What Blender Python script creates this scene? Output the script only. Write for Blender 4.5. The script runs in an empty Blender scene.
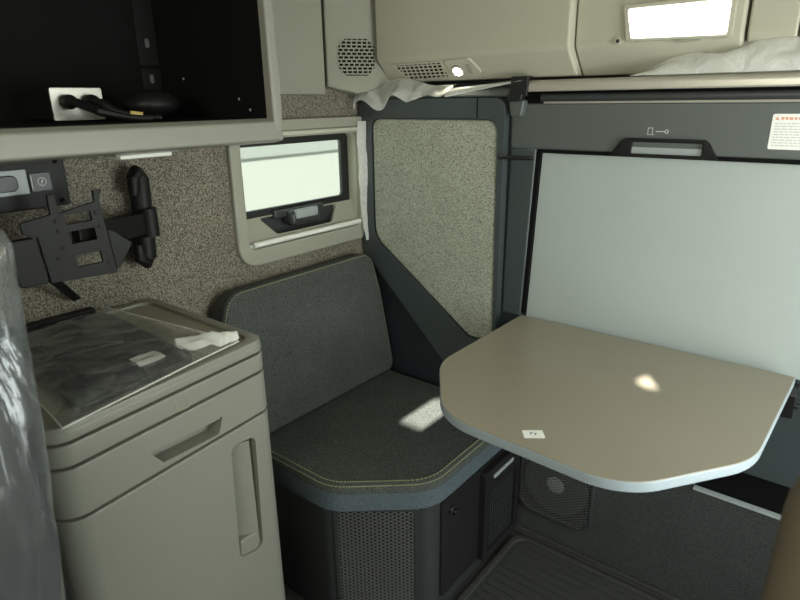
import bpy, bmesh, math, random
from mathutils import Vector, Matrix, noise
R = math.radians
sc = bpy.context.scene
COL = sc.collection

# ------------------------------------------------------------------ camera
CAM = Vector((1.4, -1.55, 1.40))
cd = bpy.data.cameras.new('camera'); cam = bpy.data.objects.new('camera', cd); COL.objects.link(cam)
cd.sensor_width = 36; cd.lens = 590 / 800 * 36; cd.clip_start = 0.01
cd.dof.use_dof = True; cd.dof.focus_distance = 1.55; cd.dof.aperture_fstop = 4.5
yaw, pitch, roll = R(38.9), R(18.75), R(-.78)
fw = Vector((-math.sin(yaw) * math.cos(pitch), math.cos(yaw) * math.cos(pitch), -math.sin(pitch)))
rt = Vector((math.cos(yaw), math.sin(yaw), 0)); up = rt.cross(fw)
c_, s_ = math.cos(roll), math.sin(roll)
rt, up = c_ * rt + s_ * up, -s_ * rt + c_ * up
M = Matrix((rt, up, -fw)).transposed().to_4x4(); M.translation = CAM
cam.matrix_world = M
sc.camera = cam
# ------------------------------------------------------------------ light
vs = sc.view_settings
vs.view_transform = 'Standard'; vs.look = 'None'; vs.gamma = 1; vs.use_curve_mapping = False
vs.exposure = 0.0
w = bpy.data.worlds.new('sky'); sc.world = w; w.use_nodes = True
bg = w.node_tree.nodes['Background']; bg.inputs[0].default_value = (.86, 1.0, .90, 1); bg.inputs[1].default_value = 1.5
SUN_D = Vector((.35, -1, .5)).normalized()          # towards the sun, ahead of the cab
sl = bpy.data.lights.new('sun', 'SUN'); sl.energy = 52; sl.angle = R(.5); sl.color = (1, .97, .86)
so = bpy.data.objects.new('sun', sl); COL.objects.link(so); so.rotation_euler = SUN_D.to_track_quat('Z', 'Y').to_euler()

def area(name, loc, target, sx, sy, power, color):
    l = bpy.data.lights.new(name, 'AREA'); l.shape = 'RECTANGLE'; l.size = sx; l.size_y = sy; l.energy = power; l.color = color
    o = bpy.data.objects.new(name, l); COL.objects.link(o); o.location = loc
    o.rotation_euler = (Vector(loc) - Vector(target)).to_track_quat('Z', 'Y').to_euler()
    return o
area('windshield_daylight', (1.25, -2.25, 1.55), (.8, 0, .9), 1.3, .55, 18, (1.0, 1.0, .86))
area('open_door_daylight', (2.14, -.60, 1.0), (.8, -.65, .85), .75, 1.1, 23, (.94, 1.0, .97))

# ------------------------------------------------------------------ materials
def newmat(name):
    m = bpy.data.materials.new(name); m.use_nodes = True
    nt = m.node_tree; return m, nt, nt.nodes['Principled BSDF']
def link(nt, a, b): nt.links.new(a, b)
def objco(nt):
    t = nt.nodes.new('ShaderNodeTexCoord'); return t.outputs['Object']
def plastic(name, col, rough=.45, bump=.15, scale=900, spec=.5, metal=0, var=.06):
    m, nt, b = newmat(name)
    b.inputs['Roughness'].default_value = rough; b.inputs['Metallic'].default_value = metal
    b.inputs['Specular IOR Level'].default_value = spec
    co = objco(nt)
    n = nt.nodes.new('ShaderNodeTexNoise'); n.inputs['Scale'].default_value = 6; n.inputs['Detail'].default_value = 5; link(nt, co, n.inputs['Vector'])
    mx = nt.nodes.new('ShaderNodeMix'); mx.data_type = 'RGBA'
    mx.inputs[6].default_value = (*[c * (1 - var) for c in col], 1); mx.inputs[7].default_value = (*[c * (1 + var) for c in col], 1)
    link(nt, n.outputs[0], mx.inputs[0]); link(nt, mx.outputs[2], b.inputs['Base Color'])
    if bump:
        n2 = nt.nodes.new('ShaderNodeTexNoise'); n2.inputs['Scale'].default_value = scale; n2.inputs['Detail'].default_value = 2; link(nt, co, n2.inputs['Vector'])
        bp = nt.nodes.new('ShaderNodeBump'); bp.inputs['Strength'].default_value = bump; bp.inputs['Distance'].default_value = .0006
        link(nt, n2.outputs[0], bp.inputs['Height']); link(nt, bp.outputs[0], b.inputs['Normal'])
    return m
def speckle(name, dark, light, scale, lo, hi, rough=.95, bump=.5, dist=.002):
    m, nt, b = newmat(name); b.inputs['Roughness'].default_value = rough; b.inputs['Specular IOR Level'].default_value = .2
    co = objco(nt)
    n = nt.nodes.new('ShaderNodeTexNoise'); n.inputs['Scale'].default_value = scale; n.inputs['Detail'].default_value = 3; n.inputs['Roughness'].default_value = .7
    link(nt, co, n.inputs['Vector'])
    r = nt.nodes.new('ShaderNodeValToRGB'); r.color_ramp.elements[0].position = lo; r.color_ramp.elements[1].position = hi
    r.color_ramp.elements[0].color = (*dark, 1); r.color_ramp.elements[1].color = (*light, 1)
    link(nt, n.outputs[0], r.inputs[0])
    big = nt.nodes.new('ShaderNodeTexNoise'); big.inputs['Scale'].default_value = 9; big.inputs['Detail'].default_value = 4; link(nt, co, big.inputs['Vector'])
    mr = nt.nodes.new('ShaderNodeMapRange'); mr.inputs[3].default_value = .82; mr.inputs[4].default_value = 1.18; link(nt, big.outputs[0], mr.inputs[0])
    mx = nt.nodes.new('ShaderNodeMix'); mx.data_type = 'RGBA'; mx.blend_type = 'MULTIPLY'; mx.inputs[0].default_value = 1
    link(nt, r.outputs[0], mx.inputs[6]); link(nt, mr.outputs[0], mx.inputs[7]); link(nt, mx.outputs[2], b.inputs['Base Color'])
    bp = nt.nodes.new('ShaderNodeBump'); bp.inputs['Strength'].default_value = bump; bp.inputs['Distance'].default_value = dist
    link(nt, n.outputs[0], bp.inputs['Height']); link(nt, bp.outputs[0], b.inputs['Normal'])
    return m
def emit(name, col, s):
    m, nt, b = newmat(name); b.inputs['Emission Color'].default_value = (*col, 1); b.inputs['Emission Strength'].default_value = s
    b.inputs['Base Color'].default_value = (*col, 1); return m
def film(name, trans, white, bump=.6, scale=40, rough=.12, gloss=.12, zs=1.0, ridge=.35):
    m, nt, b = newmat(name)
    nt.nodes.remove(b); out = nt.nodes['Material Output']
    co = objco(nt)
    n = nt.nodes.new('ShaderNodeTexNoise'); n.inputs['Scale'].default_value = scale; n.inputs['Detail'].default_value = 4; n.inputs['Distortion'].default_value = 1.2
    mp = nt.nodes.new('ShaderNodeMapping'); mp.inputs['Scale'].default_value = (1, 1, zs); link(nt, co, mp.inputs[0]); link(nt, mp.outputs[0], n.inputs['Vector'])
    bp = nt.nodes.new('ShaderNodeBump'); bp.inputs['Strength'].default_value = bump; bp.inputs['Distance'].default_value = .012; link(nt, n.outputs[0], bp.inputs['Height'])
    t = nt.nodes.new('ShaderNodeBsdfTransparent'); t.inputs[0].default_value = (.96, .97, .96, 1)
    d = nt.nodes.new('ShaderNodeBsdfDiffuse'); d.inputs[0].default_value = (*white, 1); link(nt, bp.outputs[0], d.inputs['Normal'])
    tr = nt.nodes.new('ShaderNodeBsdfTranslucent'); tr.inputs[0].default_value = (*white, 1); link(nt, bp.outputs[0], tr.inputs['Normal'])
    a0 = nt.nodes.new('ShaderNodeMixShader'); a0.inputs[0].default_value = .4; link(nt, d.outputs[0], a0.inputs[1]); link(nt, tr.outputs[0], a0.inputs[2])
    r1 = nt.nodes.new('ShaderNodeMath'); r1.operation = 'SUBTRACT'; r1.inputs[1].default_value = .5; link(nt, n.outputs[0], r1.inputs[0])
    r2 = nt.nodes.new('ShaderNodeMath'); r2.operation = 'ABSOLUTE'; link(nt, r1.outputs[0], r2.inputs[0])
    r3 = nt.nodes.new('ShaderNodeMapRange'); r3.inputs[1].default_value = 0; r3.inputs[2].default_value = .035; r3.inputs[3].default_value = 1 - trans + ridge; r3.inputs[4].default_value = 1 - trans; link(nt, r2.outputs[0], r3.inputs[0])
    a = nt.nodes.new('ShaderNodeMixShader'); link(nt, r3.outputs[0], a.inputs[0]); link(nt, t.outputs[0], a.inputs[1]); link(nt, a0.outputs[0], a.inputs[2])
    g = nt.nodes.new('ShaderNodeBsdfGlossy'); g.inputs['Roughness'].default_value = rough; g.inputs[0].default_value = (.95, .97, 1, 1); link(nt, bp.outputs[0], g.inputs['Normal'])
    lw = nt.nodes.new('ShaderNodeLayerWeight'); lw.inputs[0].default_value = .5; link(nt, bp.outputs[0], lw.inputs['Normal'])
    pw = nt.nodes.new('ShaderNodeMath'); pw.operation = 'POWER'; pw.inputs[1].default_value = 3.5; link(nt, lw.outputs['Facing'], pw.inputs[0])
    ad = nt.nodes.new('ShaderNodeMath'); ad.operation = 'ADD'; ad.use_clamp = True; ad.inputs[1].default_value = gloss; link(nt, pw.outputs[0], ad.inputs[0])
    f = nt.nodes.new('ShaderNodeMixShader'); link(nt, ad.outputs[0], f.inputs[0]); link(nt, a.outputs[0], f.inputs[1]); link(nt, g.outputs[0], f.inputs[2])
    link(nt, f.outputs[0], out.inputs[0]); return m
def weave(name, dark, light, scale):
    m = speckle(name, dark, light, scale, .38, .64, .9, .35, .0012); return m

HEAD = plastic('headliner_beige', (.40, .39, .31), .7, .2)
HEAD_D = plastic('headliner_taupe', (.27, .27, .215), .75, .2)
TRIM = plastic('trim_olive_grey', (.30, .30, .24), .55)
TRIM_L = plastic('trim_pale', (.50, .50, .41), .45)
WALLF = speckle('wall_fabric_speckled', (.055, .049, .039), (.33, .305, .24), 290, .40, .64, .95, .5, .002)
INSERT = speckle('insert_fabric_speckled', (.11, .115, .095), (.42, .44, .36), 260, .34, .56, .75, .5, .002)
SEATF = weave('seat_fabric_charcoal', (.026, .029, .028), (.112, .122, .112), 420)
SEATS = weave('seat_side_blue_grey', (.045, .06, .072), (.12, .15, .17), 420)
STITCH = plastic('stitch_yellow_green', (.27, .30, .16), .8, 0)
NAVY = plastic('dark_slate_plastic', (.050, .062, .064), .42, .15)
SLATE = plastic('slate_plastic', (.085, .097, .092), .5, .2)
PANEL = plastic('grey_panel', (.365, .405, .39), .42, .08, var=.04)
TABLE = plastic('table_taupe', (.255, .228, .176), .33, .08, 700, .5, 0, .05)
TEDGE = plastic('table_edge_grey', (.30, .35, .385), .4, 0)
FRIDGE = plastic('fridge_greige', (.205, .205, .172), .42, .12)
FRIDGE_T = plastic('fridge_tray', (.25, .235, .175), .40, .12)
BLACK = plastic('black_plastic', (.012, .012, .012), .4, .15)
BLACKM = plastic('black_matt', (.004, .004, .004), .8, .1, spec=.12)
BLACKS = plastic('black_satin', (.006, .006, .006), .5, .15, spec=.25)
DARKG = plastic('dark_grey_plastic', (.030, .033, .034), .42, .15)
CARPET = speckle('dark_carpet', (.026, .028, .028), (.060, .063, .061), 300, .36, .66, 1, .5, .002)
CORNER = plastic('corner_panel_dark', (.022, .029, .034), .4, .15)
MESH = plastic('mesh_grey', (.12, .125, .12), .45, .1)
MESHD = plastic('mesh_dark', (.085, .088, .085), .4, .1)
RUBBER = plastic('black_rubber', (.034, .035, .034), .6, .2)
METAL = plastic('brushed_metal', (.36, .35, .31), .38, .1, 400, .5, 1)
RAIL = plastic('rail_pale_metal', (.52, .49, .42), .32, .05, 400, .5, .4)
STEELD = plastic('steel_grey', (.30, .33, .33), .4, .1)
WHITE = plastic('label_white', (.80, .80, .77), .5, 0, var=.01)
PRINT_R = plastic('print_orange', (.70, .33, .20), .6, 0)
PRINT_G = plastic('print_grey', (.50, .52, .50), .6, 0)
PRINT_K = plastic('print_dark', (.10, .08, .09), .6, 0)
PRINT_W = plastic('print_pale', (.50, .52, .50), .6, 0)
BRASS = plastic('cord_tag_yellow', (.55, .42, .16), .5, 0)
TAN = plastic('seat_tan', (.09, .072, .045), .75, .3, 500)
CONC = plastic('asphalt', (.25, .25, .24), .9, .4, 60)
FACADE = plastic('pale_facade', (.12, .135, .125), .8, .1)
FACADE_D = plastic('facade_band', (.085, .10, .095), .8, .1)
FILM = film('clear_film', .88, (.85, .87, .85), .7, 20, .16, .10, 1, .12)
FILM_S = film('seat_film', .86, (.62, .68, .74), .8, 11, .17, .07, .30, .05)
MILKY = film('milky_film', .25, (.92, .93, .88), .35, 20, .25, .03, 1, .1)
GLASS = film('window_glass', .95, (.9, .95, .9), 0, 10, .02, .0, 1, 0)
LAMP = emit('lamp_warm', (1, .93, .78), 40)
LAMPW = emit('lamp_white', (1, .98, .9), 4)
LENS = plastic('lens_white', (.75, .76, .70), .3, 0)

# ------------------------------------------------------------------ mesh helpers
class Frame:
    def __init__(s, o, u, v):
        s.o = Vector(o); s.u = Vector(u).normalized(); s.v = Vector(v).normalized(); s.n = s.u.cross(s.v)
    def __call__(s, a, b, d=0): return s.o + s.u * a + s.v * b + s.n * d
FX = Frame((0, 0, 0), (0, 1, 0), (0, 0, 1))      # (y,z) -> +x
FY = Frame((0, 0, 0), (1, 0, 0), (0, 0, 1))      # (x,z) -> -y
FZ = Frame((0, 0, 0), (1, 0, 0), (0, 1, 0))      # (x,y) -> +z

def rnd(pts, r, seg=6):
    """round the corners of a 2D polygon; r is one radius or one per corner"""
    n = len(pts); out = []
    rs = r if isinstance(r, (list, tuple)) else [r] * n
    for i in range(n):
        p = Vector(pts[i]); a = Vector(pts[i - 1]) - p; b = Vector(pts[(i + 1) % n]) - p
        rr = rs[i]
        if rr <= 1e-6: out.append((p.x, p.y)); continue
        la, lb = a.length, b.length; a.normalize(); b.normalize()
        ang = a.angle(b)
        if abs(ang - math.pi) < .02: out.append((p.x, p.y)); continue
        t = min(rr / math.tan(ang / 2), la * .49, lb * .49); rr2 = t * math.tan(ang / 2)
        cen = p + (a + b).normalized() * (rr2 / math.sin(ang / 2))
        s0 = p + a * t - cen; s1 = p + b * t - cen
        tot = s0.angle_signed(s1) if s0.length > 1e-9 and s1.length > 1e-9 else 0
        for k in range(seg + 1):
            q = s0.copy(); q.rotate(Matrix.Rotation(-tot * k / seg, 2))
            out.append((cen.x + q.x, cen.y + q.y))
    return out
def rect(a0, b0, a1, b1): return [(a0, b0), (a1, b0), (a1, b1), (a0, b1)]
def ell(ca, cb, ra, rb, n=24): return [(ca + ra * math.cos(2 * math.pi * k / n), cb + rb * math.sin(2 * math.pi * k / n)) for k in range(n)]

class MB:
    def __init__(s): s.bm = bmesh.new()
    def add(s, bm):
        me = bpy.data.meshes.new('t'); bm.to_mesh(me); bm.free(); s.bm.from_mesh(me); bpy.data.meshes.remove(me); return s
    def prism(s, fr, loops, d0, d1, bev=0, seg=2, both=False):
        if not isinstance(loops[0][0], (tuple, list)): loops = [loops]
        bm = bmesh.new(); caps = []
        rings = []
        for lp in loops:
            lo = [bm.verts.new(fr(a, b, d0)) for a, b in lp]; hi = [bm.verts.new(fr(a, b, d1)) for a, b in lp]
            rings.append((lo, hi))
        for lo, hi in rings:
            n = len(lo)
            for i in range(n): bm.faces.new((lo[i], lo[(i + 1) % n], hi[(i + 1) % n], hi[i]))
        if len(loops) == 1:
            bm.faces.new(rings[0][1]); bm.faces.new(rings[0][0])
        else:
            for k in (0, 1):
                es = []
                for rg in rings:
                    v = rg[k]
                    for i in range(len(v)): es.append(bm.edges.get((v[i], v[(i + 1) % len(v)])))
                bmesh.ops.triangle_fill(bm, edges=es, use_beauty=True, use_dissolve=False)
        bmesh.ops.recalc_face_normals(bm, faces=bm.faces)
        if bev:
            es = set()
            for lo, hi in rings:
                for v in ([hi, lo] if both else [hi]):
                    for i in range(len(v)):
                        e = bm.edges.get((v[i], v[(i + 1) % len(v)]))
                        if e: es.add(e)
            bmesh.ops.bevel(bm, geom=list(es), offset=bev, segments=seg, profile=.5, affect='EDGES', clamp_overlap=True)
        return s.add(bm)
    def box(s, lo, hi, bev=0, seg=2):
        bm = bmesh.new(); bmesh.ops.create_cube(bm, size=1)
        lo, hi = Vector(lo), Vector(hi)
        for v in bm.verts: v.co = Vector([(lo[i] + hi[i]) / 2 + v.co[i] * (hi[i] - lo[i]) for i in range(3)])
        if bev: bmesh.ops.bevel(bm, geom=list(bm.edges), offset=bev, segments=seg, profile=.5, affect='EDGES', clamp_overlap=True)
        return s.add(bm)
    def bar(s, p, q, w, h, upv=(0, 0, 1), bev=0):
        p, q = Vector(p), Vector(q); d = (q - p); L = d.length; d.normalize()
        x = d.cross(Vector(upv)); x.normalize(); z = x.cross(d)
        f = Frame(p, x, z); f.n = d
        return s.prism(f, rect(-w / 2, -h / 2, w / 2, h / 2), 0, L, bev, 2, True)
    def tube(s, pts, r, n=10):
        pts = [Vector(p) for p in pts]; bm = bmesh.new(); prev = None; rings = []
        for i, p in enumerate(pts):
            t = (pts[min(i + 1, len(pts) - 1)] - pts[max(i - 1, 0)]).normalized()
            if prev is None:
                a = Vector((0, 0, 1)) if abs(t.z) < .9 else Vector((1, 0, 0)); x = t.cross(a).normalized()
            else:
                x = (prev - t * prev.dot(t)).normalized()
            prev = x; y = t.cross(x); rr = r[i] if isinstance(r, (list, tuple)) else r
            rings.append([bm.verts.new(p + x * rr * math.cos(2 * math.pi * k / n) + y * rr * math.sin(2 * math.pi * k / n)) for k in range(n)])
        for i in range(len(rings) - 1):
            for k in range(n): bm.faces.new((rings[i][k], rings[i][(k + 1) % n], rings[i + 1][(k + 1) % n], rings[i + 1][k]))
        bm.faces.new(rings[0]); bm.faces.new(rings[-1]); bmesh.ops.recalc_face_normals(bm, faces=bm.faces)
        return s.add(bm)
    def disc(s, fr, a, b, r, d0, d1, bev=0, n=24): return s.prism(fr, ell(a, b, r, r, n), d0, d1, bev)
    def lathe(s, fr, a, b, prof, n=28):
        """prof: list of (radius, depth)"""
        bm = bmesh.new(); rings = []
        for r, d in prof: rings.append([bm.verts.new(fr(a + r * math.cos(2 * math.pi * k / n), b + r * math.sin(2 * math.pi * k / n), d)) for k in range(n)])
        for i in range(len(rings) - 1):
            for k in range(n): bm.faces.new((rings[i][k], rings[i][(k + 1) % n], rings[i + 1][(k + 1) % n], rings[i + 1][k]))
        bm.faces.new(rings[0]); bm.faces.new(rings[-1]); bmesh.ops.recalc_face_normals(bm, faces=bm.faces)
        return s.add(bm)
    def lattice(s, fr, poly, pitch, wid, ang, d0, d1):
        """parallel flat bars clipped to a convex polygon"""
        ca, sa = math.cos(ang), math.sin(ang)
        ts = [-a * sa + b * ca for a, b in poly]; k = math.ceil(min(ts) / pitch)
        while k * pitch < max(ts):
            t = k * pitch; k += 1; hits = []
            for i in range(len(poly)):
                p, q = poly[i], poly[(i + 1) % len(poly)]; tp = -p[0] * sa + p[1] * ca - t; tq = -q[0] * sa + q[1] * ca - t
                if (tp < 0) != (tq < 0):
                    f = tp / (tp - tq); hits.append((p[0] + (q[0] - p[0]) * f, p[1] + (q[1] - p[1]) * f))
            if len(hits) >= 2:
                h0, h1 = hits[0], hits[1]; nx, ny = -sa * wid / 2, ca * wid / 2
                s.prism(fr, [(h0[0] - nx, h0[1] - ny), (h1[0] - nx, h1[1] - ny), (h1[0] + nx, h1[1] + ny), (h0[0] + nx, h0[1] + ny)], d0, d1)
        return s
    def sheet(s, f, nu, nv, thick=0):
        bm = bmesh.new(); g = [[bm.verts.new(f(i / nu, j / nv)) for j in range(nv + 1)] for i in range(nu + 1)]
        for i in range(nu):
            for j in range(nv): bm.faces.new((g[i][j], g[i + 1][j], g[i + 1][j + 1], g[i][j + 1]))
        if thick: bmesh.ops.solidify(bm, geom=list(bm.faces), thickness=thick)
        return s.add(bm)
    def cut(s, other):
        """boolean difference"""
        ma = bpy.data.meshes.new('a'); s.bm.to_mesh(ma); mb = bpy.data.meshes.new('b'); other.bm.to_mesh(mb)
        oa = bpy.data.objects.new('a', ma); ob = bpy.data.objects.new('b', mb); COL.objects.link(oa); COL.objects.link(ob)
        md = oa.modifiers.new('b', 'BOOLEAN'); md.operation = 'DIFFERENCE'; md.solver = 'EXACT'; md.object = ob
        dg = bpy.context.evaluated_depsgraph_get(); me = bpy.data.meshes.new_from_object(oa.evaluated_get(dg))
        s.bm.free(); s.bm = bmesh.new(); s.bm.from_mesh(me)
        for o in (oa, ob): bpy.data.objects.remove(o)
        for m_ in (ma, mb, me): bpy.data.meshes.remove(m_)
        return s
    def build(s, name, mat, parent=None, ang=38):
        me = bpy.data.meshes.new(name); s.bm.normal_update(); s.bm.to_mesh(me); s.bm.free()
        for p in me.polygons: p.use_smooth = True
        me.set_sharp_from_angle(angle=R(ang))
        me.materials.append(mat)
        o = bpy.data.objects.new(name, me); COL.objects.link(o)
        wn = o.modifiers.new('wn', 'WEIGHTED_NORMAL'); wn.keep_sharp = True; wn.mode = 'FACE_AREA'
        if parent is not None:
            O = ORG[parent.name]; me.transform(Matrix.Translation(-O)); o.parent = parent; ORG[o.name] = O
        else:
            xs = [v.co for v in me.vertices]
            O = Vector([(min(v[i] for v in xs) + max(v[i] for v in xs)) / 2 for i in range(2)] + [min(v.z for v in xs)])
            me.transform(Matrix.Translation(-O)); o.location = O; ORG[o.name] = O
        return o
ORG = {}
def tag(o, label, cat, group=None):
    o['label'] = label; o['category'] = cat
    if group: o['group'] = group
    return o
def thing(name, loc, label, cat, group=None):
    o = bpy.data.objects.new(name, None); COL.objects.link(o); o.location = loc; o.empty_display_size = .05; ORG[o.name] = Vector(loc)
    return tag(o, label, cat, group)
def struct(o): o['kind'] = 'structure'; return o
def nz(p, s, seed=0): return noise.noise(Vector((p[0] * s + seed, p[1] * s - seed * .7, p[2] * s + seed * 1.3)))
def crumple(p, s, seed=0):
    """folded-film height: sharp ridges"""
    return (1 - abs(nz(p, s, seed)) * 2) * .6 + nz(p, s * 2.3, seed + 5) * .3 + abs(nz(p, s * 4.1, seed + 9)) * .25

# ------------------------------------------------------------------ the setting
XR, YF, ZC = 2.15, -2.35, 1.95
struct(MB().box((-.06, YF, -.05), (XR + .05, .25, 0)).build('floor', RUBBER))
struct(MB().box((-.06, YF, ZC), (XR + .05, .25, ZC + .05)).build('ceiling', HEAD))
win_hole = rnd(rect(-.535, .975, -.035, 1.315), .03)
struct(MB().prism(FX, [rect(YF, 0, .25, ZC), win_hole], -.06, 0).build('wall_left', WALLF))
struct(MB().prism(FX, [rect(YF, 0, .25, ZC), rect(-1.0, .40, -.20, 1.58)], XR, XR + .05).build('wall_right', HEAD_D))   # open side door
struct(MB().box((-.06, .16, 0), (XR + .05, .25, ZC)).build('wall_back', NAVY))
# unseen front wall; two holes added and shaped to cast the sun patches
def sunhole(pts):
    out = []
    for p in pts:
        p = Vector(p); t = (YF - p.y) / SUN_D.y; q = p + SUN_D * t; out.append((q.x, q.z))
    return out
h1 = sunhole([(.398, -.314, .468), (.398, -.135, .468), (.425, -.118, .468), (.478, -.18, .468), (.478, -.314, .468)])
h2 = sunhole([(1.052, -.262, .78), (1.066, -.212, .78), (1.106, -.268, .78), (1.08, -.275, .78)])
fb = MB().prism(FY, [rect(-.06, 0, XR + .05, ZC), h1, h2], -YF, -YF + .004)
struct(fb.build('wall_front', HEAD_D))
# lower back wall: carpeted box with a ledge to the right
struct(MB().prism(FY, [(.64, 0), (XR, 0), (XR, .385), (1.165, .385), (1.165, .757), (.64, .757)], -.155, 0, .004).build('trim_1', CARPET))
struct(MB().box((1.166, -.006, .387), (XR, .012, .394), .002).build('trim_2', STEELD))
struct(MB().box((1.166, .012, .3855), (XR, .158, .390)).build('trim_12', BLACKM))
struct(MB().box((.645, -.03, 0), (1.7, -.001, .02), .006).box((.645, -.03, .02), (1.7, -.018, .03), .003).build('baseboard_back', RUBBER))
struct(MB().box((.632, -.006, .0), (.643, .10, .76), .002).build('trim_3', NAVY))
# headliner over the left wall
struct(MB().box((0.001, -.695, 1.417), (.03, -.195, ZC), .01).build('trim_4', HEAD_D))
# olive band and pale lip over the window
struct(MB().prism(FX, rect(-.69, 1.318, -.012, 1.351), .001, .022, .006).build('trim_5', TRIM))
struct(MB().prism(FX, rect(-.69, 1.306, -.012, 1.318), .001, .030, .005).build('trim_6', TRIM_L))
# corner headliner pad (diagonal) carrying the slotted speaker grille
pa, pb = Vector((.03, -.195, 0)), Vector((.145, -.01, 0))
FC = Frame((pa.x, pa.y, 0), pb - pa, (0, 0, 1)); LC = (pb - pa).length
struct(MB().prism(FC, [(.003, 1.440), (.10, 1.418), (LC, 1.448), (LC, ZC), (.003, ZC)], -.10, 0, .008, 3).build('trim_7', HEAD_D))
# overhead headliner along the back wall: undercut lower face, upright upper face
def headliner(x0, x1, mat, name, dy=0, z0=1.452):
    f = Frame((x0, 0, 0), (0, 1, 0), (0, 0, 1))
    prof = rnd([(.15, z0), (-.01 + dy, z0), (-.075 + dy, 1.515), (-.085 + dy, ZC), (.15, ZC)], [0, .012, .03, 0, 0], 4)
    return struct(MB().prism(f, prof, 0, x1 - x0, .006, 3, True).build(name, mat))
headliner(.13, .748, HEAD, 'trim_8')
headliner(.751, 1.118, HEAD, 'trim_9', .03, 1.452)
headliner(1.124, 1.215, HEAD, 'trim_10', .045, 1.452)
headliner(1.218, XR, HEAD, 'trim_11', .045, 1.452)
FU = Frame((0, -.01, 1.452), (1, 0, 0), (0, -.065, .063))     # on the undercut face

# window
w1 = MB().prism(FX, [rnd(rect(-.56, .938, -.018, 1.306), [.065, .03, .03, .03]), rnd(rect(-.522, .99, -.045, 1.30), .022)], .0005, .016, .006, 3).build('window_1', TRIM)
struct(w1)
# reveal: four inner walls
rv = MB().prism(FX, [rnd(rect(-.534, .976, -.036, 1.314), .03), rnd(rect(-.522, .99, -.045, 1.30), .022)], -.05, .0005)
rv.build('window_reveal', TRIM_L, w1)
MB().prism(FX, [rnd(rect(-.533, 1.066, -.037, 1.313), .02), rnd(rect(-.51, 1.092, -.078, 1.276), .012)], -.048, -.036, .003).build('gasket', BLACK, w1)
MB().prism(FX, rect(-.515, 1.085, -.07, 1.292), -.047, -.043).build('pane', GLASS, w1)
# sill panel with a scooped pocket for the latch
FS = Frame((-.034, 0, 1.068), (0, 1, 0), (.034, 0, -.068))
sp = MB().prism(Frame((-.036, 0, 1.07), (0, 1, 0), (-.030, 0, .07)), [[(-.523, -.076), (-.044, -.076), (-.044, 0), (-.523, 0)], rnd([(-.400, -.062), (-.165, -.062), (-.118, 0.0 - .004), (-.448, -.004)], [.02, .02, .005, .005])], -.004, .006, .0015)
sp.build('sill_panel', TRIM, w1)
MB().box((-.05, -.45, .99), (-.046, -.115, 1.07)).build('latch_pocket', DARKG, w1)
lt = MB().box((-.048, -.395, 1.058), (-.018, -.185, 1.082), .006).box((-.040, -.350, 1.030), (.008, -.225, 1.078), .016, 4)
lt.build('latch', DARKG, w1)
MB().box((-.002, -.335, 1.052), (.0125, -.240, 1.082), .006, 3).build('latch_button', STEELD, w1)
MB().tube([(.010, -.505, 1.001), (.014, -.49, 1.002), (.014, -.06, 1.002), (.010, -.047, 1.001)], .0085, 10).build('sill_lip', LENS, w1)

# ------------------------------------------------------------------ outside the window
struct(MB().box((-14, -10, -1.3), (14, 10, -1.2)).build('ground', CONC))
ob = thing('warehouse', (-7, 2, -1.2), 'pale warehouse seen blurred through the small side window', 'building')
MB().box((-8, -6, -1.2), (-6.5, 30, 1.15)).build('wall', FACADE, ob)
MB().box((-6.5, -6, .55), (-6.46, 30, .75)).build('band', FACADE_D, ob)
MB().box((-8.1, -6.1, 1.15), (-6.4, 30.1, 1.3)).build('roof', FACADE_D, ob)

# ------------------------------------------------------------------ overhead cabinet
oc = thing('overhead_cabinet', (.2, -1.0, 1.325), 'open black overhead cabinet with pale lip on the left wall', 'cabinet')
MB().box((.004, -1.9, 1.321), (.385, -.703, 1.366), .002).build('shelf', BLACKM, oc)
MB().box((.003, -1.9, 1.366), (.008, -.703, 1.90)).build('back_panel', BLACKM, oc)
MB().prism(Frame((0, -1.9, 0), (1, 0, 0), (0, 0, 1)), rnd([(.372, 1.316), (.408, 1.323), (.404, 1.360), (.386, 1.368), (.372, 1.360)], .006, 3), -1.198, 0).build('front_lip', FRIDGE, oc)
ep = MB().prism(Frame((0, -.722, 0), (1, 0, 0), (0, 0, 1)), rnd([(.003, 1.32), (.385, 1.318), (.408, 1.335), (.398, 1.91), (.003, 1.91)], [.01, .02, .03, 0, 0]), -.024, 0, .006, 3, True).build('end_panel', FRIDGE, oc)
MB().box((.008, -.7245, 1.366), (.384, -.7225, 1.90)).build('end_liner', BLACKM, oc)
MB().box((.008, -1.9, 1.90), (.40, -.70, 1.92)).build('top_panel', FRIDGE, oc)
br = MB().box((.0085, -.775, 1.366), (.0105, -.728, 1.475), .001).box((.0085, -.775, 1.485), (.0105, -.728, 1.88), .001)
br = br.build('angle_bracket', BLACKS, oc)
for z in (1.405, 1.452, 1.53): MB().prism(FX, rnd(rect(-.757, z - .008, -.747, z + .012), .005), .0105, .0112).build('bracket_slot', METAL, br)
for x, z in ((.10, 1.452), (.30, 1.406), (.335, 1.384)):
    MB().disc(Frame((x, -.7246, z), (1, 0, 0), (0, 0, 1)), 0, 0, .0028, 0, .001, 0, 12).build('screw', STEELD, oc)
cl = thing('cabinet_light', (.33, -.98, 1.307), 'small white lamp lens under the overhead cabinet', 'light')
MB().box((.30, -1.035, 1.307), (.365, -.935, 1.3145), .003).build('lens', LENS, cl)
MB().box((.29, -1.045, 1.3145), (.371, -.925, 1.3209), .001).build('bezel', FRIDGE, cl)
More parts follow.
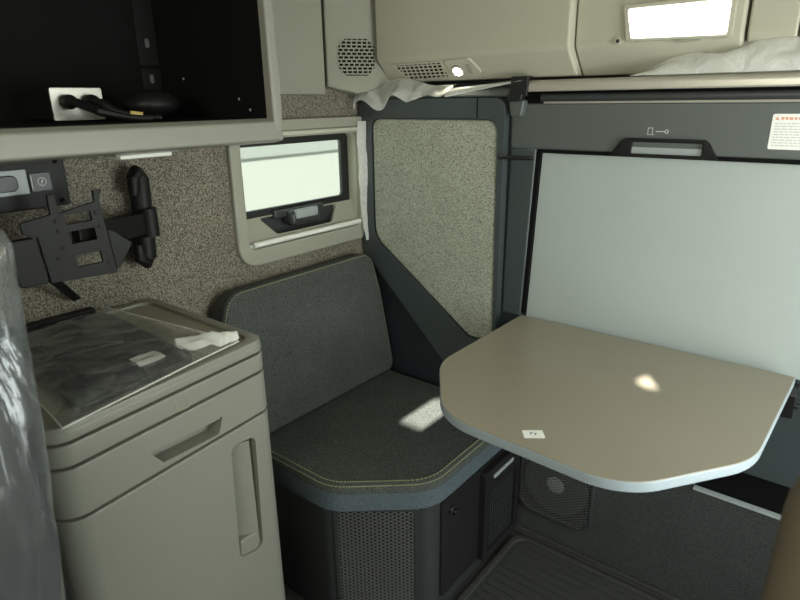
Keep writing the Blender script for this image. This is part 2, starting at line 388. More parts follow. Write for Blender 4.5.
# outlet and what is plugged in
po = thing('power_outlet', (.1, -1.0, 1.375), 'metal socket plate at the back of the open overhead cabinet', 'outlet')
FO = Frame((.16, -1.0, 1.40), (.0, 1, .0), (0, 0, 1))
MB().prism(FO, rnd(rect(-.048, -.030, .050, .030), .004), -.002, .002, .001).build('plate', METAL, po)
MB().box((.012, -1.043, 1.372), (.158, -.956, 1.428), .002).build('junction_box', BLACKS, po)
for i, yy in enumerate((-1.020, -.978)):
    pg = thing('power_plug', (.18, yy, 1.398), ['black power plug in the left socket of the cabinet outlet', 'black power plug in the right socket of the cabinet outlet'][i], 'plug', 'power plugs in the cabinet outlet')
    MB().lathe(Frame((.162, yy, 1.404), (0, 1, 0), (0, 0, 1)), 0, 0, [(.013, 0.0005), (.014, .012), (.012, .024), (.007, .032)], 16).build('plug_body', BLACKS, pg)
    pts = [(.192, yy, 1.404), (.212, yy + .002, 1.400), (.235 + .03 * (1 - i), yy + .012, 1.386), (.25 + .04 * (1 - i), yy + .045, 1.3765), (.265 + .04 * (1 - i), yy + .07, 1.373), (.275 + .04 * (1 - i), yy + .085, 1.373)]
    MB().tube(pts, [.007, .009, .008, .006, .006, .006], 8).build('cord', BLACKS, pg)
    if i: MB().tube([(.246, yy + .036, 1.379), (.256, yy + .055, 1.3755)], .0085, 10).build('cord_tag', BRASS, pg)
ad = MB().sheet(lambda u, v: Vector((.10 + .10 * math.sin(math.pi * v) ** .5 * math.cos(2 * math.pi * u) * .5 + .1, -.87 + .05 * math.cos(math.pi * v), 1.368 + .03 * (1 + math.sin(math.pi * v) * math.sin(2 * math.pi * u)))), 16, 10)
bmesh.ops.remove_doubles(ad.bm, verts=ad.bm.verts, dist=.0005)
tag(ad.build('power_adapter', BLACKS), 'dark rounded power adapter lying on the overhead cabinet shelf', 'adapter')

# ------------------------------------------------------------------ control panel on the left wall
cp = thing('control_panel', (.02, -1.08, 1.2), 'black wall panel with sockets and a charging button under the cabinet', 'switch panel')
MB().prism(FX, rnd(rect(-1.28, 1.195, -1.0, 1.300), .006), .001, .05, .004).build('backplate', BLACKS, cp)
sk = MB().prism(FX, rnd(rect(-1.150, 1.228, -1.078, 1.278), .003), .05, .056, .002).build('socket_plate', STEELD, cp)
MB().prism(FX, rnd(rect(-1.145, 1.236, -1.098, 1.268), .012), .056, .062, .003).build('socket', BLACK, sk)
bt = MB().prism(FX, rnd(rect(-1.074, 1.231, -1.034, 1.268), .003), .05, .055, .001).build('button', DARKG, cp)
ch = MB().prism(FX, [ell(-1.052, 1.250, .0085, .0085), ell(-1.052, 1.250, .0072, .0072)], .055, .0556)
ch.prism(FX, [(-1.054, 1.250), (-1.0495, 1.2562), (-1.0505, 1.251), (-1.0490, 1.251), (-1.0540, 1.2445), (-1.0528, 1.250)], .055, .0556)
ch.box((.055, -1.072, 1.236), (.0556, -1.0705, 1.264)).build('charge_symbol', PRINT_W, bt)
for y, z in ((-1.018, 1.288), (-1.018, 1.207)): MB().disc(FX, y, z, .005, .05, .052, .001, 12).build('screw', BLACKM, cp)

# ------------------------------------------------------------------ folding screen bracket
tv = thing('screen_bracket', (.03, -.86, 1.03), 'black swivel screen bracket bolted to the speckled left wall', 'wall bracket')
cm = MB().tube([(.030, -.858, 1.035), (.032, -.858, 1.05), (.034, -.852, 1.16), (.032, -.846, 1.24), (.030, -.845, 1.262)], [.008, .024, .024, .022, .010], 14)
cm.build('wall_mount', BLACKS, tv)
MB().tube([(.032, -.845, 1.25), (.046, -.858, 1.258), (.052, -.872, 1.245), (.050, -.874, 1.205)], [.012, .015, .015, .011], 10).build('hook', BLACKS, tv)
MB().tube([(.032, -.850, 1.048), (.046, -.866, 1.04), (.052, -.884, 1.055), (.050, -.884, 1.088)], [.012, .015, .015, .011], 10).build('hook', BLACKS, tv)
am = MB().bar((.045, -.845, 1.138), (.125, -1.05, 1.142), .024, .048, bev=.006).build('arm', BLACKS, tv)
MB().tube([(.055, -.85, 1.105), (.055, -.85, 1.172)], .021, 14).build('pivot', BLACKS, am)
FP = Frame((.15, 0, 0), (0, 1, -.07), (0, .05, 1))
o_ = FP.o; FP = Frame((.145, -1.04, 1.145), (.06, 1, .03), (0, -.08, 1))
pl = MB().prism(FP, [[(-.085, -.075), (.045, -.085), (.045, .075), (.055, .095), (.038, .095), (.035, .072), (-.035, .060), (-.035, .098), (-.048, .098), (-.052, .06), (-.108, .052), (-.108, .03), (-.085, .02)],
                     rect(-.028, .035, .022, .055), rect(-.028, -.005, .022, .02), rect(-.028, -.055, .022, -.03)], -.004, .004, .001)
for a, b in ((-.045, .045), (-.045, .025), (-.045, -.01), (.033, .05), (.033, .02), (.033, -.06), (-.06, -.03)):
    pl.disc(FP, a, b, .0045, .004, .0065, .001, 10)
pl.build('mounting_plate', BLACKS, tv)
MB().prism(FP, [(.045, -.078), (.055, -.075), (.092, -.028), (.060, .005), (.045, .012)], -.012, .004, .003).build('hinge_lug', BLACKS, tv)
MB().prism(FP, rnd(rect(-.14, -.075, -.085, .02), .01), -.02, -.002, .004).build('swivel_block', BLACKS, tv)
MB().bar((.13, -1.118, 1.082), (.02, -1.03, .985), .004, .018, (0, 1, 0)).build('strap', BLACK, tv)

tv.location += Vector((0, .014, -.008))
# ------------------------------------------------------------------ fridge
fr = thing('mini_fridge', (.24, -1.07, 0), 'grey-beige mini fridge with drawer and door under the wall bracket', 'fridge')
def fo(ins=0): return rnd([(.012 + ins, -1.295 + ins), (.508 - ins, -1.295 + ins), (.460 - ins, -.835 - ins), (.012 + ins, -.835 - ins)], [.02, .045, .032, .02], 8)
MB().prism(FZ, fo(.042), .004, .915).build('core', BLACK, fr)
bd = MB().prism(FZ, fo(), .864, .902, .004, 2, True).build('body_band', FRIDGE, fr)
FF = Frame((.508 - .048 * 1.295 / .46, 0, 0), (-.048 / .46, 1, 0), (0, 0, 1))
MB().prism(FF, [(-1.074, .890), (-1.071, .890), (-1.067, .869), (-1.047, .868), (-1.041, .887), (-1.038, .887), (-1.044, .865), (-1.070, .866)], -.002, .0006).build('latch_mark', FRIDGE_T, bd)
dr = MB().prism(FZ, fo(), .770, .859, .004, 2, True)
dr.cut(MB().prism(FF, rnd([(-1.112, .784), (-.985, .777), (-.972, .812), (-1.138, .819)], .004, 3), -.035, .02))
dr = dr.build('drawer', FRIDGE, fr)
MB().prism(FF, [(-1.136, .8185), (-.974, .8115), (-.977, .806), (-1.130, .813)], -.012, -.002, .001).build('drawer_grip', FRIDGE, dr)
dw = MB().prism(FZ, fo(), .02, .765, .005, 2, True)
dw.cut(MB().prism(FF, rnd([(-.972, .46), (-.905, .44), (-.895, .725), (-.962, .735)], .018, 5), -.030, .02))
dw = dw.build('door', FRIDGE, fr)
MB().prism(Frame((0, 0, .455), (1, 0, 0), (0, 1, 0)), [(.445, -.950), (.464, -.906), (.445, -.894)], 0, .265, .002).build('door_grip', FRIDGE, dw)
MB().prism(FF, rnd([(-.965, .452), (-.91, .44), (-.908, .485), (-.962, .495)], .010, 4), -.029, -.006, .006, 3).build('door_latch', FRIDGE, dw)
lid = MB().prism(FZ, fo(), .907, .924, .003, 2, True).prism(FZ, [fo(.0015), rnd([(.035, -1.272), (.481, -1.272), (.436, -.858), (.035, -.858)], .03, 8)], .922, .933, .003).build('lid', FRIDGE, fr)
MB().prism(FZ, rnd([(.034, -1.273), (.482, -1.273), (.437, -.857), (.034, -.857)], .03, 8), .924, .9262).build('lid_tray', FRIDGE_T, fr)
tag(MB().box((.010, -1.24, .9335), (.034, -.985, .950), .004).build('black_tray', BLACKS), 'low black tray standing along the back edge of the fridge lid', 'tray')
# document pouch
mn = thing('document_folder', (.27, -1.09, .927), 'black folder sealed in the clear bag on the fridge', 'folder')
def quadsurf(c, z0, amp, sc_, seed, edge=True):
    c = [Vector((*p, 0)) for p in c]
    def f(u, v):
        p = (c[0] * (1 - u) + c[1] * u) * (1 - v) + (c[3] * (1 - u) + c[2] * u) * v
        e = min(u, 1 - u, v, 1 - v) * 2; e = min(1, e * 4)
        return Vector((p.x, p.y, z0 + amp * (crumple((p.x, p.y, 0), sc_, seed) * .5 + .5) * (e if edge else 1)))
    return f
pf = [(.05, -1.20), (.468, -1.222), (.432, -.985), (.05, -.965)]
MB().prism(FZ, rnd(pf, .015), .9265, .938, .003).build('cover', BLACK, mn)
MB().prism(FZ, rnd([(.09, -1.145), (.24, -1.165), (.26, -1.03), (.13, -1.005)], .01), .938, .944, .003).build('pocket', BLACK, mn)
MB().prism(FZ, rnd([(.29, -1.165), (.37, -1.175), (.39, -1.06), (.32, -1.045)], .02), .938, .950, .006).build('bulge', BLACK, mn)
pb_ = thing('plastic_bag', (.27, -1.09, .93), 'clear crumpled plastic bag with white sticker lying on the fridge', 'bag')
f_ = quadsurf([(.045, -1.225), (.510, -1.262), (.450, -.895), (.020, -.955)], .940, .022, 11, 3)
def bagf(u, v):
    p = f_(u, v)
    if p.x > .47: p.z += -(p.x - .47) * .1
    return p
MB().sheet(bagf, 70, 60).build('bag_film', FILM, pb_)
U0, V0 = .86, .53
sm = MB()
sm.tube([bagf(1, k / 40) + Vector((0, 0, .001)) for k in range(41)], .0016, 6).tube([bagf(k / 40, 1) + Vector((0, 0, .001)) for k in range(41)], .0014, 6).tube([bagf(k / 40, 0) + Vector((0, 0, .001)) for k in range(41)], .0014, 6)
sm.build('bag_seam', MILKY, pb_)
def highlight_bunch(u, v):  # milky bunch added as the bright highlight on the bag's crumpled corner
    a = Vector((.395 + .060 * u, -1.0 + .10 * u, .946)); w_ = (.018 + .014 * nz((u, 0, 0), 5, 2) + .016 * u * (1 - u) * 4) * (1 - .45 * u)
    p = a + Vector((.9, -.3, 0)) * (v - .5) * w_ * 2
    p.z += .016 * math.sin(math.pi * v) + .012 * crumple((p.x * 1.5, p.y, 0), 24, 6); return p
MB().sheet(highlight_bunch, 20, 14).build('bag_highlight', MILKY, pb_)
def stk(du, dv_, lift): return lambda u, v: bagf(U0 + (u - .5) * du, V0 + (v - .5) * dv_) + Vector((0, 0, lift))
MB().sheet(stk(.085, .155, .003), 8, 8, .0006).build('sticker', WHITE, pb_)
MB().sheet(stk(.012, .08, .0045), 2, 6, .0003).build('sticker_print', PRINT_G, pb_)

# ------------------------------------------------------------------ dinette seat
ds = thing('dinette_seat', (.35, -.35, 0), 'charcoal fabric corner seat with black base under the side window', 'seat')
MB().prism(FZ, rnd([(.03, -.665), (.425, -.665), (.645, -.497), (.645, -.035), (.03, -.035)], [.01, .05, .05, .01, .01], 5), .001, .395, .004).build('base', DARKG, ds)
g0, g1 = Vector((.425, -.665, 0)), Vector((.645, -.497, 0))
FG = Frame(g0, g1 - g0, (0, 0, 1)); LG = (g1 - g0).length
gp = MB().prism(FG, [rnd(rect(.020, .03, LG - .034, .385), .008), rnd(rect(.029, .045, LG - .043, .374), .006)], -.004, .006, .002).build('mesh_panel', DARKG, ds)
gq = rect(.029, .045, LG - .043, .374)
MB().lattice(FG, gq, .0100, .0032, R(28), .0005, .0035).lattice(FG, gq, .0100, .0032, R(-28), .0005, .0035).build('mesh', MESHD, gp)
MB().prism(FG, rect(.030, .046, LG - .044, .373), -.001, .0004).build('mesh_backing', BLACKM, gp)
FB = Frame((.645, 0, 0), (0, 1, 0), (0, 0, 1))
hp = MB().prism(FB, rnd(rect(-.455, .05, -.04, .375), .01), -.002, .008, .003).build('heater_panel', BLACK, ds)
MB().lathe(FB, -.409, .325, [(.015, .008), (.015, .014), (.010, .016), (.009, .028), (.005, .030)], 20).build('knob', BLACK, hp)
vn = MB().prism(FB, [rnd(rect(-.262, .045, -.045, .365), .012), rect(-.235, .07, -.07, .295)], .004, .028, .008, 3).build('vent_frame', BLACK, hp)
MB().prism(FB, rect(-.236, .069, -.069, .296), .005, .007).build('vent_backing', BLACKM, vn)
vq = rect(-.235, .07, -.07, .295)
MB().lattice(FB, vq, .0125, .0045, R(90), .008, .020).lattice(FB, vq, .032, .006, 0, .007, .017).build('vent_slats', DARKG, vn)
MB().prism(FB, rnd(rect(-.215, .325, -.095, .338), .004), .026, .031, .002).build('vent_latch', STEELD, vn)
co = rnd([(.06, -.682), (.455, -.682), (.662, -.505), (.662, -.04), (.06, -.04)], [.03, .12, .12, .02, .02], 10)
cu = MB().prism(FZ, co, .395, .468, .026, 5)
cu = cu.build('seat_cushion', SEATF, ds, 60)
side = MB().prism(FZ, [rnd([(.0595, -.6835), (.4555, -.6835), (.6635, -.5055), (.6635, -.0395), (.0595, -.0395)], [.03, .12, .12, .02, .02], 10), rnd([(.064, -.678), (.453, -.678), (.658, -.503), (.658, -.044), (.064, -.044)], [.03, .12, .12, .02, .02], 10)], .394, .445, .002)
side.build('side_band', SEATS, cu)
def stitch(path, step, gap, r=.0011):
    mb = MB(); acc = 0
    for i in range(len(path) - 1):
        p, q = Vector(path[i]), Vector(path[i + 1]); L = (q - p).length
        n = max(1, int(L / step)); d = (q - p) / n
        for k in range(n): mb.bar(p + d * (k + gap / 2), p + d * (k + 1 - gap / 2), r * 2, r * 2)
    return mb
def inset(ins): return rnd([(.06 + ins, -.682 + ins), (.455 - ins * .42, -.682 + ins), (.662 - ins, -.505 + ins * .42), (.662 - ins, -.04 - ins), (.06 + ins, -.04 - ins)], [.03, .12 - ins * .4, .12 - ins * .4, .02, .02], 8)
for ins, z in ((.0070, .4630), (.0190, .4690)):
    pth = [(a, b, z) for a, b in inset(ins)][4:31]
    stitch(pth, .0062, .35).build('stitching', STITCH, cu)
FBk = Frame((.148, 0, .47), (0, 1, 0), (-.065, 0, .42))
bo = rnd([(-.68, 0), (-.030, 0), (-.045, .30), (-.068, .440), (-.655, .440), (-.70, .34)], [.02, .03, .2, .05, .07, .1], 8)
bk = MB().prism(FBk, bo, -.062, 0, .016, 4)
bk = bk.build('backrest', SEATF, ds, 60)
bo2 = rnd([(-.675, .006), (-.036, .006), (-.051, .30), (-.073, .4345), (-.650, .4345), (-.694, .34)], [.02, .03, .2, .046, .066, .1], 8)
pth = [FBk(a, b, -.0035) for a, b in bo2]
stitch(pth[9:], .007, .4, .0009).build('stitching', STITCH, bk)

# ------------------------------------------------------------------ corner closet door
cdo = thing('closet_door', (.28, -.03, .55), 'slate-framed corner door with speckled fabric insert and slanted lower edge', 'door panel')
outer = rnd([(.012, 1.402), (.012, .895), (.372, .545), (.50, .545), (.556, .60), (.556, 1.402)], [.03, .06, .03, .03, .03, .03], 6)
inner = rnd([(.062, 1.346), (.062, .965), (.085, .93), (.455, .668), (.545, .668), (.535, 1.346)], [.03, .06, .06, .03, .02, .035], 6)
MB().prism(FY, [outer, inner], .002, .032, .007, 3).build('frame', NAVY, cdo)
MB().prism(FY, rnd([(.055, 1.35), (.055, .96), (.08, .925), (.455, .66), (.55, .66), (.54, 1.35)], .02), .003, .020).build('backing', NAVY, cdo)
ins2 = rnd([(.066, 1.342), (.066, .967), (.089, .933), (.457, .672), (.540, .672), (.530, 1.342)], [.03, .06, .06, .03, .02, .035], 6)
MB().prism(FY, ins2, .02, .029, .006, 3).build('fabric_insert', INSERT, cdo)
MB().box((.466, -.0335, 1.347), (.470, -.031, 1.402), .001).build('seam', BLACKM, cdo)
struct(MB().box((0.001, .002, 0), (.63, .15, 1.405), .004).build('wall_corner', CORNER))
# rounded slate cap above the door
cap = MB().prism(Frame((.03, 0, 0), (0, 1, 0), (0, 0, 1)), rnd([(-.03, 1.404), (.14, 1.404), (.14, 1.432), (.02, 1.432), (-.015, 1.424)], [.004, 0, 0, .02, .012], 5), 0, .53, .01, 3, True)
tag(cap.build('closet_cap', SLATE), 'rounded slate-grey ledge on top of the corner door', 'ledge')
# catch rod between the door and the bunk
tag(MB().tube([(.548, -.037, 1.242), (.56, -.040, 1.243), (.638, -.040, 1.244), (.65, -.034, 1.244)], .0055, 10).build('catch_rod', BLACK), 'short black catch rod joining the corner door to the bunk frame', 'catch')

# ------------------------------------------------------------------ fold-up bunk
bu = thing('fold_up_bunk', (1.3, 0, .78), 'fold-up wall bunk with slate frame and pale grey panel', 'bunk')
MB().prism(FY, rnd(rect(.566, 1.266, XR - .01, 1.386), .006), -.13, .008, .005, 3).build('top_beam', SLATE, bu)
MB().prism(FY, [(.560, .77), (.624, .77), (.645, 1.268), (.566, 1.268)], -.13, .006, .006, 3).build('side_stile', NAVY, bu)
MB().prism(FY, [(.622, .78), (.636, .78), (.657, 1.264), (.643, 1.264)], -.02, .0015, .001).build('channel', BLACKM, bu)
pn = MB().prism(FY, rnd([(.634, .762), (XR - .01, .762), (XR - .01, 1.259), (.655, 1.259)], .004), -.12, -.012, .003)
pn.build('panel', PANEL, bu)
MB().box((.655, -.0065, 1.2565), (XR - .01, .02, 1.266), .001).build('top_gap', BLACKM, bu)
FRl = Frame((.60, 0, 0), (0, 1, 0), (0, 0, 1)); LR = XR - .01 - .60
MB().prism(FRl, rnd([(-.030, 1.416), (.07, 1.416), (.07, 1.445), (-.015, 1.445), (-.030, 1.438)], [.004, 0, 0, .012, .012], 5), 0, LR, .003).build('top_rail', RAIL, bu)
MB().prism(Frame((.655, 0, 0), (0, 1, 0), (0, 0, 1)), rnd([(-.020, 1.390), (.06, 1.390), (.06, 1.409), (-.020, 1.409)], .008, 4), 0, LR - .055, .006, 3).build('groove_roll', DARKG, bu)
MB().box((.60, -.004, 1.384), (XR - .01, .06, 1.418)).build('groove', BLACKM, bu)
MB().tube([(.662, -.010, 1.3885), (XR - .012, -.010, 1.3875)], .0035, 8).build('edge_highlight', RAIL, bu)  # pale tube stands in for the highlight along the beam's upper edge
hb = MB().prism(FY, [[(.850, 1.258), (.877, 1.296), (.888, 1.303), (1.070, 1.303), (1.080, 1.296), (1.104, 1.258)], rnd(rect(.905, 1.266, 1.066, 1.294), .004)], .002, .016, .003).build('handle', BLACKS, bu)
MB().prism(FY, rect(.903, 1.264, 1.068, 1.282), .004, .010, .002).build('handle_latch', STEELD, hb)
MB().prism(FY, rect(.91, 1.284, 1.06, 1.293), .003, .007, .001).build('handle_pad', STEELD, hb)
# small printed lock symbol above the handle
sy = MB().prism(FY, [rect(.938, 1.311, .950, 1.328), rect(.9395, 1.3125, .9485, 1.3265)], .008, .0084).prism(FY, rect(.957, 1.3185, .978, 1.3205), .008, .0084)
sy.prism(FY, [ell(.982, 1.3195, .0048, .0048, 16), ell(.982, 1.3195, .0028, .0028, 16)], .008, .0084).prism(FY, rect(.946, 1.311, .954, 1.3125), .008, .0084)
sy.build('lock_symbol', PRINT_W, bu)
sn = thing('warning_label', (1.25, -.01, 1.287), 'white printed warning label on the slate beam beside the bunk handle', 'label')
MB().prism(FY, rnd(rect(1.196, 1.287, 1.315, 1.361), .004), .0082, .0088).build('paper', WHITE, sn)
hd = MB()
random.seed(4)
def textline(mb, x0, x1, z, h, d):
    x = x0
    while x < x1:
        wd = random.uniform(.004, .012); mb.prism(FY, rect(x, z, min(x + wd, x1), z + h), .0088, d); x += wd + .0022
textline(hd, 1.212, 1.30, 1.3490, .0052, .0091); hd.prism(FY, [(1.201, 1.3485), (1.209, 1.3485), (1.205, 1.3555)], .0088, .0091)
hd.build('heading', PRINT_R, sn)
tx = MB()
for k in range(9): textline(tx, 1.202, 1.308 - .02 * random.random(), 1.3400 - k * .0057, .0020, .0090)
tx.build('text_lines', PRINT_G, sn)
# buckle strap over the rail
bs = thing('strap_buckle', (.595, -.03, 1.35), 'black retaining strap hooked over the left end of the bunk rail', 'strap')
MB().prism(Frame((.575, 0, 0), (0, 1, 0), (0, 0, 1)), rnd([(-.046, 1.404), (-.034, 1.404), (-.034, 1.446), (.03, 1.447), (.03, 1.456), (-.040, 1.455)], .004, 3), 0, .052, .003, 2, True).build('strap', BLACK, bs)
MB().prism(FY, rnd([(.570, 1.392), (.612, 1.395), (.620, 1.412), (.572, 1.412)], .005), .030, .050, .005, 3).build('buckle', BLACK, bs)
MB().prism(FY, rnd([(.573, 1.352), (.606, 1.352), (.614, 1.396), (.566, 1.393)], .006), .009, .032, .006, 3).build('catch_block', SLATE, bs)

# ------------------------------------------------------------------ folding table
tb = thing('folding_table', (1.0, -.02, .75), 'wall-hung taupe folding table with clipped corners and pale edge', 'table')
to = rnd([(.632, -.013), (.628, -.440), (.780, -.652), (1.165, -.668), (1.324, -.445), (1.338, -.013)], [.004, .15, .16, .14, .18, .004], 10)
ti = rnd([(.6335, -.0145), (.6295, -.4395), (.7807, -.6505), (1.1643, -.6665), (1.3226, -.4445), (1.3365, -.0145)], [.004, .15, .16, .14, .18, .004], 10)
MB().prism(FZ, to, .756, .7775, .003, 2, True).build('tabletop_edge', TEDGE, tb)
MB().prism(FZ, ti, .7765, .7787, .001).build('tabletop', TABLE, tb)
for x0, x1 in ((.70, .73), (1.25, 1.28)):
    MB().prism(Frame((x0, 0, 0), (0, 1, 0), (0, 0, 1)), [(-.32, .756), (-.03, .60), (-.013, .60), (-.013, .756)], 0, x1 - x0, .003, 2, True).build('support_bracket', BLACK, tb)
hg = MB().prism(Frame((1.318, 0, 0), (0, 1, 0), (0, 0, 1)), rnd([(-.055, .752), (-.02, .672), (.02, .672), (.02, .752)], .008), 0, .03, .004, 2, True)
hg.tube([(1.30, -.03, .715), (1.356, -.03, .715)], .008, 12); hg.build('hinge', BLACK, tb)
FT = Frame((.969, -.607, .7788), (.9, .44, 0), (-.44, .9, 0))
lb = thing('table_sticker', (.969, -.607, .7788), 'small white sticker near the front edge of the taupe table', 'sticker')
MB().prism(Frame((.969, -.607, .7788), (.78, .60, 0), (-.60, .78, 0)), rnd(rect(-.020, -.014, .020, .014), .002), 0, .0005).build('paper', WHITE, lb)
fk = Frame((.969, -.607, .7793), (.78, .60, 0), (-.60, .78, 0)); pr = MB()
pr.prism(fk, rect(-.006, -.003, -.004, .006), 0, .0003).prism(fk, rect(-.006, .004, .001, .006), 0, .0003).prism(fk, rect(.002, -.005, .004, .003), 0, .0003).prism(fk, rect(.002, .001, .007, .003), 0, .0003)
pr.build('mark', PRINT_K, lb)

# ------------------------------------------------------------------ speaker
spk = thing('speaker', (.77, -.01, .09), 'black mesh-covered speaker low on the back wall beneath the table', 'speaker')
FK = Frame((0, 0, 0), (1, 0, 0), (0, 0, 1))
so_ = [(.655, .365), (.655, .130), (.690, .095), (.870, .095), (.905, .130), (.905, .365)]
si_ = [(.665, .357), (.665, .134), (.694, .105), (.866, .105), (.895, .134), (.895, .357)]
sf = MB().prism(FK, [so_, si_], .001, .012, .004, 2).build('rim', DARKG, spk)
MB().prism(FK, si_, .001, .0022).build('backing', BLACKM, spk)
MB().lathe(FK, .78, .228, [(.105, .0022), (.105, .006), (.096, .0075), (.088, .005), (.03, .003), (.028, .0040)], 36).build('cone', DARKG, spk)
MB().lathe(FK, .78, .228, [(.029, .0035), (.027, .0065), (.015, .0095), (.003, .0102)], 28).build('dust_cap', STEELD, spk)
MB().lattice(FK, si_, .0085, .0018, R(30), .0105, .012).lattice(FK, si_, .0085, .0018, R(-30), .0105, .012).build('grille_mesh', MESHD, spk)

# ------------------------------------------------------------------ floor mat
fm = thing('floor_mat', (1.0, -.5, 0), 'black ribbed rubber floor mat in front of the dark seat', 'mat')
MB().prism(FZ, rnd([(.668, -.036), (1.33, -.036), (1.33, -1.2), (.668, -1.2)], [.05, .02, .02, .02]), .0005, .008, .003).build('base', RUBBER, fm)
rb = MB()
for k in range(34):
    y = -.075 - k * .03; rb.bar((.705, y, .0095), (1.30, y - .0, .0095), .012, .007)
rb.build('ribs', RUBBER, fm)
MB().prism(FZ, [rnd([(.672, -.04), (1.326, -.04), (1.326, -1.196), (.672, -1.196)], .045), rnd([(.690, -.058), (1.308, -.058), (1.308, -1.178), (.690, -1.178)], .035)], .007, .018, .004).build('border', RUBBER, fm)

# ------------------------------------------------------------------ headliner fittings
# slotted corner speaker grille
cg = thing('corner_speaker_grille', (.08, -.1, 1.48), 'octagonal slotted grille in the beige corner headliner', 'grille')
ca_, cz_ = .098, 1.524
go = [(ca_ + x * .058, cz_ + z * .052) for x, z in ((-1, -.55), (-.6, -1), (.6, -1), (1, -.55), (1, .55), (.6, 1), (-.6, 1), (-1, .55))]
MB().prism(FC, go, .0005, .0015).build('backing', BLACKM, cg)
gb = MB().lattice(FC, go, .0104, .0040, 0, .0015, .004)
rows = int(.104 / .0104)
import math as _m
k0 = _m.ceil((cz_ - .052) / .0104)
for i in range(rows):
    zb = (k0 + i) * .0104; zt = zb + .0104
    hw = .058 * min(1, 1.0 if abs((zb + zt) / 2 - cz_) < .031 else 1 - (abs((zb + zt) / 2 - cz_) - .031) / .025 * .4)
    a = ca_ - hw + (.009 if i % 2 else 0)
    while a < ca_ + hw:
        gb.prism(FC, rect(a - .0018, zb, a + .0018, min(zt, cz_ + .051)), .0015, .004); a += .0165
gb.build('slot_bars', HEAD_D, cg)
# air vent and reading lamp on the undercut face
av = thing('air_vent', (.28, -.05, 1.46), 'slotted air vent in the headliner left of the lit lamp', 'vent')
vo = [(.196, .030), (.222, .004), (.372, .012), (.366, .076), (.178, .074)]; vi = [(.203, .033), (.225, .010), (.364, .018), (.359, .070), (.187, .068)]
MB().prism(FU, [vo, vi], .0003, .004, .001).build('frame', HEAD, av)
MB().prism(FU, vi, .0003, .0012).build('backing', BLACKM, av)
MB().lattice(FU, vi, .0125, .0035, 0, .001, .003).lattice(FU, vi, .0165, .004, R(82), .001, .003).build('slats', HEAD, av)
rl = thing('reading_lamp', (.43, -.05, 1.46), 'lit round reading lamp in the headliner above the corner door', 'lamp')
MB().prism(FU, rnd([(.378, .016), (.462, .012), (.480, .032), (.462, .080), (.372, .080)], .014, 5), .0003, .006, .003, 3).build('bezel', HEAD, rl)
MB().lathe(FU, .408, .040, [(.022, .005), (.021, .0085), (.018, .0095)], 24).build('lamp_ring', HEAD_D, rl)
MB().lathe(FU, .408, .040, [(.0145, .008), (.013, .011), (.008, .013), (.002, .0138)], 20).build('bulb', LAMP, rl)
MB().prism(FU, rnd(rect(.440, .028, .454, .062), .004), .005, .008, .001).build('switch', HEAD_D, rl)
pt = bpy.data.lights.new('reading_lamp_glow', 'SPOT'); pt.energy = 1.2; pt.color = (1, .9, .7); pt.spot_size = R(130); pt.spot_blend = .6; pt.shadow_soft_size = .012
po_ = bpy.data.objects.new('reading_lamp_glow', pt); COL.objects.link(po_); po_.location = FU(.408, .040, .018); po_.rotation_euler = FU.n.to_track_quat('-Z', 'Y').to_euler()
# hook button, strip light, small label on the right headliner panel
FV = Frame((0, -.0485, 0), (1, 0, 0), (0, 0, 1))
hk = thing('headliner_button', (.853, -.09, 1.515), 'small round dark button in the beige headliner right of centre', 'button')
MB().lathe(FV, .858, 1.524, [(.010, -.004), (.010, .001), (.007, .002)], 20).build('ring', HEAD, hk)
MB().lathe(FV, .858, 1.524, [(.0045, .0015), (.004, .003)], 14).build('centre', BLACK, hk)
cl2 = thing('ceiling_strip_light', (.99, -.09, 1.53), 'bright white strip light set in the right headliner panel', 'light')
MB().prism(FV, rnd([(.878, 1.521), (1.10, 1.516), (1.10, 1.60), (.864, 1.60)], .008), -.004, .006, .003).build('housing', HEAD, cl2)
MB().prism(FV, rnd([(.890, 1.527), (1.09, 1.522), (1.09, 1.59), (.876, 1.59)], .006), .004, .0075, .001).build('diffuser', LAMPW, cl2)
lbz = thing('headliner_tag', (1.02, -.09, 1.51), 'small embossed tag below the strip light on the headliner', 'label')
MB().prism(FV, rnd(rect(.985, 1.513, 1.040, 1.521), .002), -.002, .0015, .001).build('plate', TRIM, lbz)
MB().prism(FV, rect(.990, 1.5155, 1.034, 1.5185), .0015, .002).build('engraving', HEAD_D, lbz)

# ------------------------------------------------------------------ loose plastic film
def lump(f, nu, nv, name, mat, label):
    return tag(MB().sheet(f, nu, nv).build(name, mat, None, 80), label, 'plastic bag')
def bunkbag(u, v):     # a long low heap on the folded bunk, tall to the right
    x = .89 + .50 * u; h = .058 * min(1, (u / .45) ** .8) * (1 - .25 * max(0, u - .6))
    a = math.pi * v; y = .005 - .048 * math.cos(a); z = 1.4465 + h * math.sin(a) ** .8
    k = crumple((x * .7, y, z * 1.5), 16, 2) * .020 * min(1, u * 5) * math.sin(a)
    return Vector((x, y - k * .5, z + k))
lump(bunkbag, 60, 24, 'plastic_bag', MILKY, 'milky plastic bag heaped on top of the bunk rail at right')
def cornerbag(u, v):   # spills over the closet top
    x = -.0 + .40 * u
    top = 1.476 - .042 * u + .006 * math.sin(u * 14); fall = .085 * (1 - u) ** .8 + .014 + .012 * math.sin(u * 21 + 1)
    y = -.012 - .050 * math.sin(v * 1.5) * (1 - .4 * u); z = top - fall * v
    k = crumple((x * 1.3, y, z * .5), 9, 7) * .020
    return Vector((max(.036, x + .012 * nz((x, v, 0), 6, 3)), min(y - .014 - k, -.036 if z < 1.43 else -.01), z + .4 * k))
lump(cornerbag, 50, 20, 'plastic_bag', MILKY, 'milky plastic film bunched over the top of the corner door')
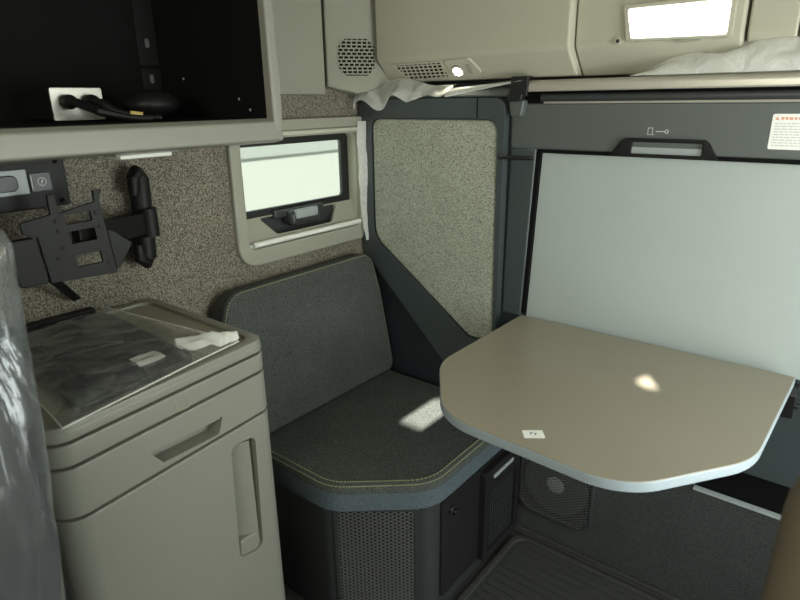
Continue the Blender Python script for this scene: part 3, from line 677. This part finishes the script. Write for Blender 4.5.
def railfilm(u, v):
    x = .36 + .25 * u; y = -.036 - .004 * math.sin(v * 3); z = 1.428 + .018 * u - (.020 * (1 - u) + .003) * v
    return Vector((x, y - .004 * crumple((x, v, 0), 20, 4), z))
lump(railfilm, 30, 6, 'plastic_strip', MILKY, 'thin pale plastic strip drawn along the ledge towards the bunk rail')
def winfilm(u, v):
    z = 1.335 - .40 * v; wv = .040 * (.55 + .45 * math.sin(2.5 * v + .6)); y = -.045 + .012 * v - wv * (1 - u) + .012
    return Vector((.030 + .010 * crumple((y, z * .6, 0), 16, 11) + .006 * u, min(y, -.008), z))
lump(winfilm, 10, 50, 'plastic_strip', MILKY, 'crumpled plastic strip hanging down the right edge of the window')

# ------------------------------------------------------------------ front seats at the frame's edges
FD = Frame((.400, -1.405, .42), (1, 0, .0), (0, .13, .99))
dv = thing('wrapped_seat', (.45, -1.6, 0), 'grey cab seat wrapped in shiny clear plastic at the left edge', 'seat')
so2 = rnd([(-.06, 0), (.250, 0), (.248, .46), (.226, .62), (.172, .78), (.145, .845), (-.06, .845), (-.13, .70), (-.18, .3)], [.03, .04, .1, .1, .1, .05, .05, .1, .1], 6)
MB().prism(FD, so2, .01, .10, .03, 4, True).build('backrest', BLACKS, dv)
MB().box((.30, -1.98, .30), (.72, -1.48, .44), .04, 3).build('seat_cushion', DARKG, dv)
MB().box((.35, -1.90, .001), (.68, -1.56, .30), .02).build('pedestal', BLACK, dv)
bmc = MB().prism(FD, [(a * 1.0 + (.012 if a > 0 else -.01), b) for a, b in so2], -.006, .118, .035, 4, True)
bmesh.ops.triangulate(bmc.bm, faces=[f for f in bmc.bm.faces if len(f.verts) > 4])
for _ in range(4):
    long_ = [e for e in bmc.bm.edges if e.calc_length() > .022]
    if not long_: break
    bmesh.ops.subdivide_edges(bmc.bm, edges=long_, cuts=1, use_grid_fill=False)
    bmesh.ops.triangulate(bmc.bm, faces=[f for f in bmc.bm.faces if len(f.verts) > 3])
bmc.bm.normal_update()
mv = [(v, v.normal * (.016 * crumple((v.co.x, v.co.y, v.co.z * .22), 10, 21))) for v in bmc.bm.verts]
for v, d in mv: v.co += d
bmc.build('plastic_cover', FILM_S, dv, 70)
ps = thing('passenger_seat', (1.6, -1.2, 0), 'blurred tan seat back at the lower right corner', 'seat')
FPs = Frame((1.612, -1.02, .48), (1, 0, 0), (0, .42, .91))
MB().prism(FPs, rnd([(-.225, 0), (.225, 0), (.225, .60), (-.225, .60)], [.04, .04, .09, .09], 8), .0, .11, .045, 5, True).build('backrest', TAN, ps)
MB().box((1.38, -1.58, .30), (1.82, -1.08, .44), .04, 3).build('seat_cushion', TAN, ps)
MB().box((1.45, -1.5, .001), (1.75, -1.15, .30), .02).build('pedestal', BLACK, ps)
